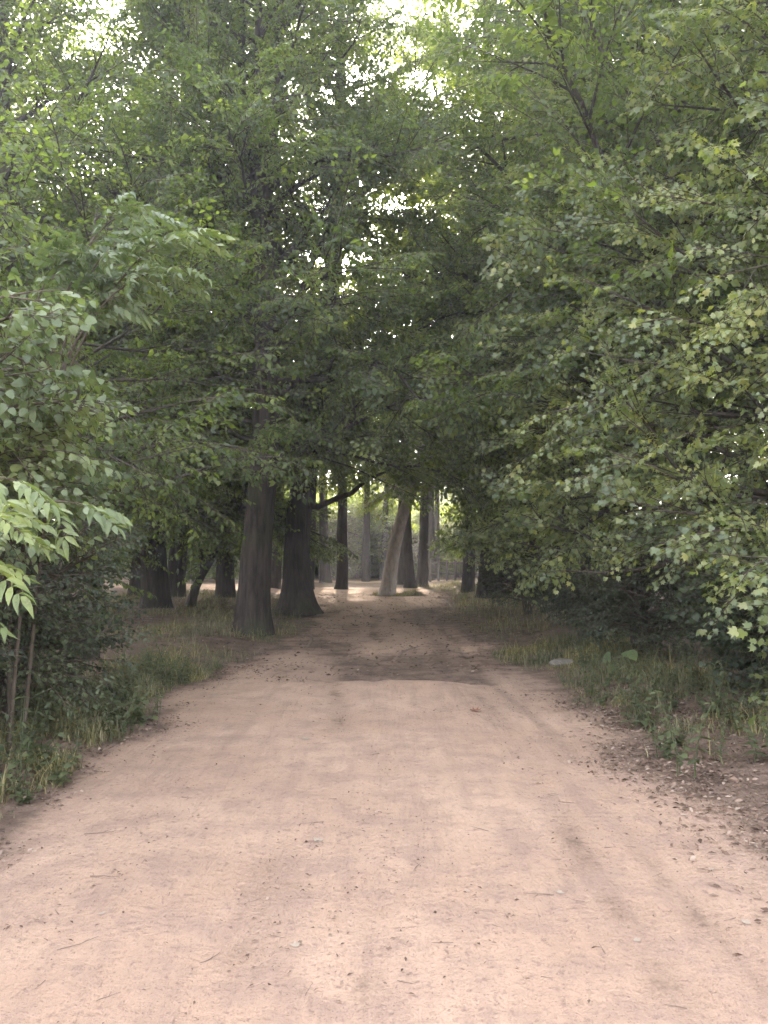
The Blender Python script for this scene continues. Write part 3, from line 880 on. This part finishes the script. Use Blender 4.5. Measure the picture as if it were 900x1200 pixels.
# explicit sprays: the ash and walnut shoots at the left edge
def shoots(seed, root_pos, label, ends, T_, leaf, name, n_spr=5, start=0.45, scale=1.0, rad=0.018):
    root = empty(name, root_pos, label, 'sapling')
    T = Tree(seed); r = T.r
    o = np.array(root_pos)
    for e, lift in ends:
        e = np.array(e) - o
        s = np.array([0.16 * r.normal(), 0.16 * r.normal(), 0])
        c = np.array([e[0] * 0.3 + 0.15 * r.normal(), e[1] * 0.3 + 0.15 * r.normal(), e[2] * (0.8 + .2 * r.random()) + lift])
        u = np.linspace(0, 1, 12)[:, None]
        pts = (1 - u) ** 2 * s + 2 * u * (1 - u) * c + u * u * e
        tube(T.w, pts, np.linspace(rad, 0.004, 12), 6)
        for j in range(n_spr):
            f = start + (1 - start) * (j + 0.8) / n_spr
            f = min(f, 1.0)
            td = along_dir(pts, min(f, .99))
            sd = 1 if j % 2 else -1
            d = td if j == n_spr - 1 else rot_about(td, np.array([0, 0, 1.0]), sd * 0.8)
            T.spray(lerp(pts, f), d, norm(np.array([0, -0.25, 1.0]) + 0.25 * r.normal(size=3)), scale * (0.85 + 0.3 * r.random()))
    T.finish(root, TWIG, leaf, T_, TWIG, crown='foliage', trunk='stems')
    return root


gx = G(-3.1, 6.4)
shoots(81, gx, 'young ash with feathery paired leaflets reaching up above the left shrub',
       [(at(150, 250, 6.2), .4), (at(205, 275, 6.0), .5), (at(190, 315, 5.9), .4), (at(120, 300, 6.0), .3), (at(165, 330, 6.3), .4), (at(80, 300, 6.2), .4), (at(145, 285, 6.5), .3)], S_ASH, LEAF_SHRUB, 'ash_sapling', n_spr=4, start=0.6, scale=0.85)
gx = G(-2.9, 3.5)
shoots(82, gx, 'near walnut shoots with long bright leaflets cutting in from the left edge',
       [(at(75, 588, 2.75), .3), (at(5, 560, 2.6), .3), (at(15, 620, 2.9), .25), (at(-15, 600, 2.5), .25), (at(-30, 655, 2.6), .2), (at(-45, 700, 2.5), .15)], S_WALNUT, LEAF_SHRUB, 'walnut_sapling', n_spr=2, start=0.8, scale=0.46, rad=0.012)

# ------------------------------------------------------------------ grass, weeds, litter
def grass(name, label, n, sample, hmin, hmax, r, mat_=GRASS):
    pts = sample(n)
    n = len(pts)
    x, y = pts[:, 0], pts[:, 1]
    z = hgt(x, y)
    h = (hmin + (hmax - hmin) * r.random(n) ** 2.0) * (0.45 + 0.9 * smooth(.3, .75, vnoise(x * 3.1 + 5, y * 3.1))) * (0.4 + 0.6 * smooth(.35, .0, trail(x, y)))
    a = r.random(n) * 2 * PI
    lean = 0.2 + 0.9 * r.random(n)
    w = 0.0022 + 0.0022 * r.random(n) + 0.0006 * h / 0.1
    dx, dy = np.cos(a), np.sin(a); sx, sy = -dy, dx
    def p(u, sd):
        ww = w * (1 - u) * sd
        f = lean * h * u ** 2
        return np.stack([x + dx * f + sx * ww, y + dy * f + sy * ww, z - 0.01 + h * (u - 0.25 * lean * u ** 2)], 1)
    V = np.stack([p(0, 1), p(0, -1), p(.5, 1.6), p(.5, -1.6), p(1, 0)], 1).reshape(-1, 3)
    t = np.array([(0, 1, 3), (0, 3, 2), (2, 3, 4)])
    t = (t[None] + (np.arange(n) * 5)[:, None, None]).reshape(-1, 3)
    mb = MB(); mb.add(V, t)
    o = mb.build(name, mat_)
    return tag(o, label, 'grass', kind='stuff')


def sampler(x0, x1, y0, y1, dens, r):
    def f(n):
        out = []
        tot = 0
        while tot < n:
            p = np.stack([x0 + (x1 - x0) * r.random(n * 3), y0 + (y1 - y0) * r.random(n * 3)], 1)
            p = p[r.random(len(p)) < dens(p[:, 0], p[:, 1])]
            out.append(p); tot += len(p)
            if len(out) > 30: break
        return np.concatenate(out)[:n]
    return f


rg = np.random.default_rng(8)
off = lambda x, y: smooth(0.45, 0.12, trail(x, y))
grass('grass_verge', 'rough grass and low growth along the left verge', 21000,
      sampler(-4.6, -1.6, 4.3, 11.5, lambda x, y: off(x, y) * smooth(-3.9, -2.9, x) * smooth(0.30, 0.6, vnoise(x * 2.3, y * 2.3) * .7 + .2 * smooth(4.6, 6.5, y)), rg), 0.04, 0.24, rg)
grass('grass_verge', 'rough grass along the right verge below the maples', 17000,
      sampler(1.7, 4.4, 5.6, 13.5, lambda x, y: off(x, y) * smooth(4.4, 3.2, x) * (.06 + smooth(0.28, 0.6, vnoise(x * 2.2, y * 2.2) * .7 + .2 * smooth(7, 8, y))) * (.04 + smooth(5.9, 8.0, y + .3 * (2.6 - x) + 1.0 * (vnoise(x * 2.5, y * 2) - .4))), rg), 0.04, 0.29, rg)
grass('shade_grass', 'sparse shaded grass round the feet of the left trunks', 30000,
      sampler(-9.5, -1.2, 11, 31, lambda x, y: off(x, y) * smooth(0.36, 0.62, vnoise(x * .8, y * .8)), rg), 0.06, 0.26, rg)
grass('sunny_grass', 'bright grass where the right verge ends near the fork', 14000,
      sampler(1.0, 5.5, 15, 41, lambda x, y: off(x, y), rg), 0.08, 0.34, rg)
grass('island_grass', 'small grass island round the foot of the leaning tree', 3500,
      sampler(-0.9, 2.0, 30.2, 33.0, lambda x, y: off(x, y), rg), 0.08, 0.25, rg)

# weeds: three made, then copied
def weed(seed, h, lvl, size, kind, mat_):
    r = np.random.default_rng(seed)
    root = empty('leafy_weed', (0, 0, 0), '', 'weed')
    st = MB(); lf = MB()
    for s in range(r.integers(2, 5)):
        a = r.random() * 6.28
        z = np.linspace(0, 1, 5); hh = h * (0.7 + 0.4 * r.random())
        pts = np.stack([np.cos(a) * (0.05 + 0.12 * z * z), np.sin(a) * (0.05 + 0.12 * z * z), hh * z], 1)
        tube(st, pts, np.linspace(.004, .002, 5), 4)
        lv, lt = LEAVES[kind]
        P = []; D = []; S = []
        for k in range(lvl):
            f = 0.25 + 0.75 * k / (lvl - 1); b = lerp(pts, f); a0 = r.random() * 6 + k * 1.57
            for sg in (0, PI):
                P.append(b); D.append((math.cos(a0 + sg), math.sin(a0 + sg), 0.25 - 0.5 * r.random())); S.append(size * (1.25 - 0.6 * f) * (0.8 + 0.4 * r.random()))
        P = np.array(P); D = np.array(D); S = np.array(S)
        lf.add(place(lv, frames(D, np.array([0, 0, 1.0]) + 0.2 * r.normal(size=(len(P), 3))), S, P), (lt[None] + (np.arange(len(P)) * len(lv))[:, None, None]).reshape(-1, 3))
    st.build('stem', mat_, root); lf.build('leaves', mat_, root)
    return root


kinds = [weed(1, .38, 5, .085, 'ovate', WEED), weed(2, .24, 4, .07, 'heart', WEED), weed(3, .5, 6, .075, 'lance', WEED)]
r = np.random.default_rng(77)
GL, GR = 'nettles and weeds in the left verge', 'weeds in the right verge'
sl = sampler(-3.8, -1.8, 4.6, 10.5, lambda x, y: off(x, y) * smooth(-3.8, -2.6, x), r)(75)
sr = sampler(2.0, 4.2, 5.6, 11.5, lambda x, y: off(x, y) * smooth(4.4, 3.0, x), r)(50)
used_k = [False] * 3
for P_, g, lab in ((sl, GL, 'leafy green weed among the left verge grass'), (sr, GR, 'leafy green weed among the right verge grass')):
    for x, y in P_:
        k = r.integers(0, 3); loc = (x, y, float(hgt(x, y)) - 0.01); rz = r.random() * 6.28; s = 0.6 + 0.6 * r.random()
        if not used_k[k]:
            o = kinds[k]; used_k[k] = True; o.location = loc; o.rotation_euler = (0, 0, rz); o.scale = (s, s, s); o['label'] = lab; o['group'] = g
        else: dup(kinds[k], loc, rz, s, lab, g)

# burdock with round leaves, right verge
x, y = gp(727, 800)
bd = empty('burdock', (x, y, float(hgt(x, y))), 'pale round leaved burdock standing alone at the right grass edge', 'plant')
st = MB(); lf = MB(); lv, lt = LEAVES['heart']
for a, h, s in ((-1.2, .30, .20), (0.4, .16, .17), (2.4, .20, .16), (3.9, .10, .15), (-2.2, .12, .15)):
    d = np.array([math.cos(a), math.sin(a), 0])
    pts = np.array([(0, 0, 0), d * .06 + [0, 0, h * .6], d * .12 + [0, 0, h]])
    tube(st, pts, [.006, .005, .004], 5)
    lf.add(place(lv * [1, 1.15, 1], frames(np.array([d * .6 + [0, 0, -.15]]), np.array([[d[0] * .4, -1.0, .7]])), np.array([s]), pts[-1:]), lt)
st.build('stem', WEED, bd); lf.build('leaves', LEAF_SHRUB, bd)


def litter(name, label, n, sample, smin, smax, r, cat='leaf litter'):
    p = sample(n); n = len(p)
    lv = np.array([(0, 0, 0), (.5, .3, .14), (1, .05, .04), (.45, -.3, .10)]); lt = np.array([(0, 2, 1), (0, 3, 2)])
    a = r.random(n) * 6.28
    D = np.stack([np.cos(a), np.sin(a), 0.25 * r.normal(size=n)], 1)
    N = np.array([0, 0, 1.0]) + 0.35 * r.normal(size=(n, 3))
    S = smin + (smax - smin) * r.random(n) ** 2.5
    pos = np.stack([p[:, 0], p[:, 1], hgt(p[:, 0], p[:, 1]) + 0.008 + 0.1 * S], 1)
    mb = MB(); mb.add(place(lv * np.array([1, 0.8, 1]), frames(D, N), S, pos), (lt[None] + (np.arange(n) * 4)[:, None, None]).reshape(-1, 3))
    return tag(mb.build(name, LITTER), label, cat, kind='stuff')


litter('leaf_litter', 'dry brown leaf litter thick along the right edge of the path', 20000,
       sampler(1.0, 4.2, 2.3, 9.5, lambda x, y: smooth(1.02, 0.35, trail(x, y)) * (.3 + smooth(0.3, .7, vnoise(x * 2.1, y * 2.1))) * np.clip(7 / y, .3, 1), r), .010, .06, r)
litter('leaf_litter', 'dry leaf litter along the left edge of the path', 9000,
       sampler(-3.6, -1.0, 2.3, 12, lambda x, y: smooth(0.98, 0.55, trail(x, y)) * smooth(0.3, .6, vnoise(x * 2.1, y * 2.1)), r), .012, .055, r)
litter('path_debris', 'bark crumbs and leaf scraps strewn over the trodden path', 5200,
       sampler(-2.2, 2.5, 2.2, 14, lambda x, y: (smooth(.5, .85, vnoise(x * 2.2 + 9, y * 1.1)) * .6 + .9 * rut(x, y) ** 1.5 * smooth(.3, .7, vnoise(x * 3, y * 2)) + .07) * np.clip(4.5 / y, .15, 1), r), .004, .03, r)
litter('leaf_litter', 'dead leaves over the shaded floor under the big trunks', 12000,
       sampler(-9, 3, 11, 34, lambda x, y: .25 + .75 * smooth(0.95, 0.5, trail(x, y)), r), .03, .10, r)

# twigs lying on the path: single things
def twig(seed, L, rad, fork=False):
    r = np.random.default_rng(seed); mb = MB()
    pts = curve((-L / 2, 0, 0), (1, 0, 0), L, 6, 0, 2.2 * math.sqrt(L), r); pts[:, 2] = np.abs(pts[:, 2]) * .3 + rad
    tube(mb, pts, np.linspace(rad, rad * .45, 7), 5)
    if fork:
        q = curve(pts[3], (.7, .7, .05), L * .35, 3, 0, .3, r); q[:, 2] = np.abs(q[:, 2]) * .5 + rad * .8
        tube(mb, q, np.linspace(rad * .7, rad * .3, 4), 4)
    return mb.mesh('twig', [DRYTWIG])


def lay(me, name, px, py, a, s, label, cat, group=None, dz=0.0):
    x, y = gp(px, py)
    o = bpy.data.objects.new(name, me); COL.objects.link(o)
    o.location = (x, y, float(hgt(x, y)) + 0.004 + dz); o.rotation_euler = (0, 0, a); o.scale = (s, s, s)
    return tag(o, label, cat, group)


tw = [twig(1, .1, .0022), twig(2, .13, .003, True), twig(3, .07, .002), twig(4, .16, .0028, True)]
lay(twig(9, .17, .0032), 'stick', 122, 1032, -.35, 1, 'curved bare stick lying alone on the path, lower left', 'stick')
lay(twig(10, .20, .0026, True), 'stick', 120, 977, .25, 1, 'thin brown stick at the left path edge by the grass', 'stick')
lay(twig(11, .17, .002, True), 'stick', 93, 1112, .3, 1, 'pale forked straw like stick near the lower left corner', 'stick')
r2 = np.random.default_rng(19)
for px, py in ((498, 921), (650, 925), (668, 935), (553, 970), (597, 975), (655, 1008), (832, 1020), (630, 1058), (680, 1062), (640, 935), (715, 985), (735, 998), (770, 1018), (860, 1080), (520, 1110), (590, 1092), (480, 1010), (372, 962), (385, 940), (230, 935), (203, 987), (225, 862), (300, 1050), (250, 1120), (330, 1090), (160, 1010), (65, 1075), (700, 1120), (780, 1095), (820, 870), (760, 930), (850, 980), (440, 880), (560, 835), (470, 1150), (640, 1150), (790, 1170), (50, 1160), (360, 1160), (120, 1170)):
    lay(tw[r2.integers(0, 4)], 'twig', px + r2.normal() * 4, py + r2.normal() * 4, r2.random() * 6.28, .5 + .6 * r2.random(), 'small dry twig lying on the bare path', 'twig', 'dry twigs scattered on the path')
# fallen pale leaves on the path
mbl = MB(); lv, lt = LEAVES['maple']; vv = lv.copy() * [1, 1, 1]; vv[:, 2] = 0.22 * np.hypot(lv[:, 0] - .3, lv[:, 1]) ** 2 * 1.5 + .03; mbl.add(vv, lt)
PALE = plain_mat('bleached_leaf', [(0.24, 0.185, 0.14), (0.34, 0.275, 0.215)], .8, 40)
lme = mbl.mesh('fallen_leaf', [PALE])
for px, py, s in ((376, 986, .07), (343, 1108, .05), (250, 814, .09), (363, 866, .09), (660, 1048, .05), (118, 1072, .04), (610, 840, .07), (742, 1100, .04), (880, 1085, .05)):
    lay(lme, 'fallen_leaf', px, py, r2.random() * 6, s * .9, 'bleached fallen leaf lying on the bare path', 'leaf', 'bleached leaves on the path')
BROWNLEAF = plain_mat('rust_brown_leaf', [(0.16, 0.07, 0.045), (0.24, 0.11, 0.07)], .8, 40)
mbl = MB(); mbl.add(vv * [1, 1, 1.6], lt); bme = mbl.mesh('fallen_leaf', [BROWNLEAF])
lay(bme, 'fallen_leaf', 555, 836, 1.0, .11, 'rusty brown fallen leaf in the middle of the path before the lip', 'leaf')
lay(bme, 'fallen_leaf', 515, 800, 2.0, .12, 'rusty brown fallen leaf caught on the lip across the path', 'leaf')

# stone at the right verge
def stone(seed, sx, sy, sz):
    mb = MB(); n, k = 14, 9
    th = np.linspace(0.02, PI - 0.02, k); ph = np.arange(n) * 2 * PI / n
    TH, PH = np.meshgrid(th, ph, indexing='ij')
    rr = 1 + .5 * fbm(np.cos(PH) * np.sin(TH) * 1.6 + seed, np.sin(PH) * np.sin(TH) * 1.6 + np.cos(TH) * 1.3 + seed, 3)
    v = np.stack([rr * np.sin(TH) * np.cos(PH) * sx, rr * np.sin(TH) * np.sin(PH) * sy, rr * np.cos(TH) * sz], -1).reshape(-1, 3)
    i = np.arange(k - 1)[:, None] * n; j = np.arange(n)[None]; j2 = (j + 1) % n
    A = (i + j).ravel(); B = (i + j2).ravel(); C = (i + n + j2).ravel(); D = (i + n + j).ravel()
    mb.add(v, np.concatenate([np.stack([A, C, B], 1), np.stack([A, D, C], 1)]))
    return mb.mesh('stone', [STONE])


lay(stone(3, .19, .12, .07), 'stone', 659, 783, .1, 1, 'flat pale grey stone at the right path edge', 'stone', dz=.02)

# roots across the path and by the trunks
def root_obj(pts, rad, label):
    pts = np.array(pts); o = pts[0].copy(); o[2] = float(hgt(o[0], o[1]))
    e = bpy.data.objects.new('exposed_root', None)
    n = 14; f = np.linspace(0, 1, n)
    q = np.stack([np.interp(f, np.linspace(0, 1, len(pts)), pts[:, j]) for j in range(3)], 1)
    q[:, 0] += .04 * np.sin(f * 9); q[:, 2] = hgt(q[:, 0], q[:, 1]) + rad * .25 * np.sin(f * PI) - rad * .7 * (np.abs(f - .5) * 2) ** 3
    mb = MB(); q[:, 2] -= rad * .45; tube(mb, q - o, rad * (1 - .6 * f), 8, 0, .1)
    ob = mb.build('exposed_root', ROOTBARK); ob.location = o
    bpy.data.objects.remove(e)
    return tag(ob, label, 'root')


g3 = lambda px, py: np.array([*gp(px, py), 0])
root_obj([g3(452, 775), g3(475, 764), g3(503, 752)], .05, 'straight root ridge crossing the shaded middle of the path')
root_obj([g3(345, 742), g3(375, 750), g3(420, 756)], .06, 'gnarled root running from the trunks towards the path')
root_obj([g3(355, 762), g3(368, 748), g3(362, 740)], .05, 'short dark root knuckle at the left path edge')

# ------------------------------------------------------------------ fences far back
def fence(name, label, p0, p1, n, h, rails=True, w=.05):
    p0 = np.array(p0, float); p1 = np.array(p1, float)
    root = empty(name, (p0[0], p0[1], float(hgt(*p0[:2]))), label, 'fence')
    d = p1 - p0; L = np.linalg.norm(d); u = d / L; nx = np.array([-u[1], u[0]])
    def box(mb, c, hx, hy, z0, z1):
        cs = [c + u * a * hx + nx * b * hy for a, b in ((-1, -1), (1, -1), (1, 1), (-1, 1))]
        v = [(a[0], a[1], z) for z in (z0, z1) for a in cs]
        t = [(0, 1, 5), (0, 5, 4), (1, 2, 6), (1, 6, 5), (2, 3, 7), (2, 7, 6), (3, 0, 4), (3, 4, 7), (4, 5, 6), (4, 6, 7)]
        mb.add(v, t)
    for i in range(n):
        c = u * L * i / (n - 1); mb = MB(); box(mb, c, w, w, -.1, h * (0.95 + .1 * rng.random()))
        mb.build('post', FENCEWOOD, root)
    if rails:
        for z in (.35, .8):
            mb = MB(); box(mb, d / 2 + nx * (w + .022), L / 2, .02, h * z, h * z + .09); mb.build('rail', FENCEWOOD, root)
    else:
        for k in range(5):
            mb = MB(); box(mb, d / 2 + nx * (w + .02), L / 2, .015, .05 + k * h / 5, .05 + (k + .92) * h / 5); mb.build('board', FENCEWOOD, root)
    return root


fence('post_fence', 'weathered post and rail fence behind the fork at right', (2.2, 46), (7.5, 41), 13, 1.35)
fence('board_fence', 'low brown board fence closing the far end of the clearing', (-14, 68), (4, 68), 9, 1.2, False, .06)

# far understorey
und = shrub(91, G(-5.5, 55), 'bright green bush far off beyond the clearing', 8, 3.6, 1.6, LEAF_LIME, S_FAR, per=9, blen=1.3, scale=1.0, sec=.4, gap=.35, rad0=.03)
und['group'] = 'far understorey bushes'
R3 = np.random.default_rng(14)
for i in range(30):
    x = -14 + 21 * (i + R3.random()) / 30; y = 53 + 12 * R3.random()
    dup(und, (x, y, float(hgt(x, y))), R3.random() * 6.28, 1.2 + .6 * R3.random(), 'bright green bush far off beyond the clearing', 'far understorey bushes')
for i in range(30):
    x = -32 + 60 * (i + R3.random()) / 30; y = 84 + 16 * R3.random()
    dup(und, (x, y, float(hgt(x, y))), R3.random() * 6.28, 2.3 + .7 * R3.random(), 'bright green bush far off beyond the clearing', 'far understorey bushes')
for i in range(64):
    x = -26 + 52 * R3.random(); y = 54 + 24 * R3.random()
    if abs(x) > 6 and R3.random() < .4: y -= 16
    z_ = 1.1 + 1.0 * R3.random() if y > 60 else .7 + .4 * R3.random()
    dup(und, (x, y, float(hgt(x, y))), R3.random() * 6.28, z_, 'bright green bush far off beyond the clearing', 'far understorey bushes')

# ------------------------------------------------------------------ light, air, camera
w = bpy.data.worlds.new('World'); scene.world = w; w.use_nodes = True
nt = w.node_tree; nt.nodes.clear()
sky = nt.nodes.new('ShaderNodeTexSky'); sky.sky_type = 'NISHITA'; sky.sun_disc = False
sky.sun_elevation = SUN_EL; sky.sun_rotation = SUN_AZ; sky.dust_density = 3.0; sky.ozone_density = 0.6; sky.air_density = 1.0
hs = nt.nodes.new('ShaderNodeHueSaturation'); hs.inputs['Saturation'].default_value = 0.35
bg = nt.nodes.new('ShaderNodeBackground'); bg.inputs[1].default_value = 0.15
wo = nt.nodes.new('ShaderNodeOutputWorld')
nt.links.new(sky.outputs[0], hs.inputs['Color']); nt.links.new(hs.outputs[0], bg.inputs[0]); nt.links.new(bg.outputs[0], wo.inputs[0])

hm, hnt, hout = mat('woodland_haze')
pv = hnt.nodes.new('ShaderNodeVolumePrincipled')
pv.inputs['Color'].default_value = (0.95, 0.93, 0.95, 1); pv.inputs['Density'].default_value = 0.0026; pv.inputs['Anisotropy'].default_value = 0.5
hnt.links.new(pv.outputs[0], hout.inputs['Volume'])
mb = MB(); X0, X1, Y0, Y1_, Z0, Z1 = -450, 450, -450, 560, -1.6, 34
mb.add([(X0, Y0, Z0), (X1, Y0, Z0), (X1, Y1_, Z0), (X0, Y1_, Z0), (X0, Y0, Z1), (X1, Y0, Z1), (X1, Y1_, Z1), (X0, Y1_, Z1)],
       [(0, 2, 1), (0, 3, 2), (4, 5, 6), (4, 6, 7), (0, 1, 5), (0, 5, 4), (1, 2, 6), (1, 6, 5), (2, 3, 7), (2, 7, 6), (3, 0, 4), (3, 4, 7)])
tag(mb.build('haze', hm, flat=True), 'thin bright evening haze hanging in the wood', 'haze', kind='stuff')

from mathutils import Vector
sd = Vector((math.sin(SUN_AZ) * math.cos(SUN_EL), math.cos(SUN_AZ) * math.cos(SUN_EL), math.sin(SUN_EL)))
li = bpy.data.lights.new('sun', 'SUN'); li.energy = 2.0; li.angle = math.radians(0.53); li.color = (1, .86, .70)
so = bpy.data.objects.new('sun', li); COL.objects.link(so)
so.rotation_euler = sd.to_track_quat('Z', 'Y').to_euler(); so.location = sd * 60

cam = bpy.data.cameras.new('camera'); co = bpy.data.objects.new('camera', cam); COL.objects.link(co)
cam.sensor_fit = 'VERTICAL'; cam.sensor_height = 24; cam.lens = 12 / (600 / F); cam.clip_start = 0.05; cam.clip_end = 2000
co.location = (0, 0, EYE); co.rotation_euler = (PI / 2 + PITCH, 0, 0)
scene.camera = co

scene.view_settings.view_transform = 'Standard'; scene.view_settings.look = 'None'
scene.view_settings.exposure = 3.92; scene.view_settings.gamma = 1.0
scene.render.engine = 'CYCLES'
c = scene.cycles
c.max_bounces = 6; c.diffuse_bounces = 4; c.glossy_bounces = 2; c.transmission_bounces = 4; c.volume_bounces = 0
c.caustics_reflective = False; c.caustics_refractive = False
c.sample_clamp_indirect = 6.0
c.use_adaptive_sampling = True; c.adaptive_threshold = 0.02
c.use_denoising = True
try: c.denoiser = 'OPENIMAGEDENOISE'
except Exception: pass
print('verts', sum(len(m.vertices) for m in bpy.data.meshes), 'tris', sum(len(m.polygons) for m in bpy.data.meshes))
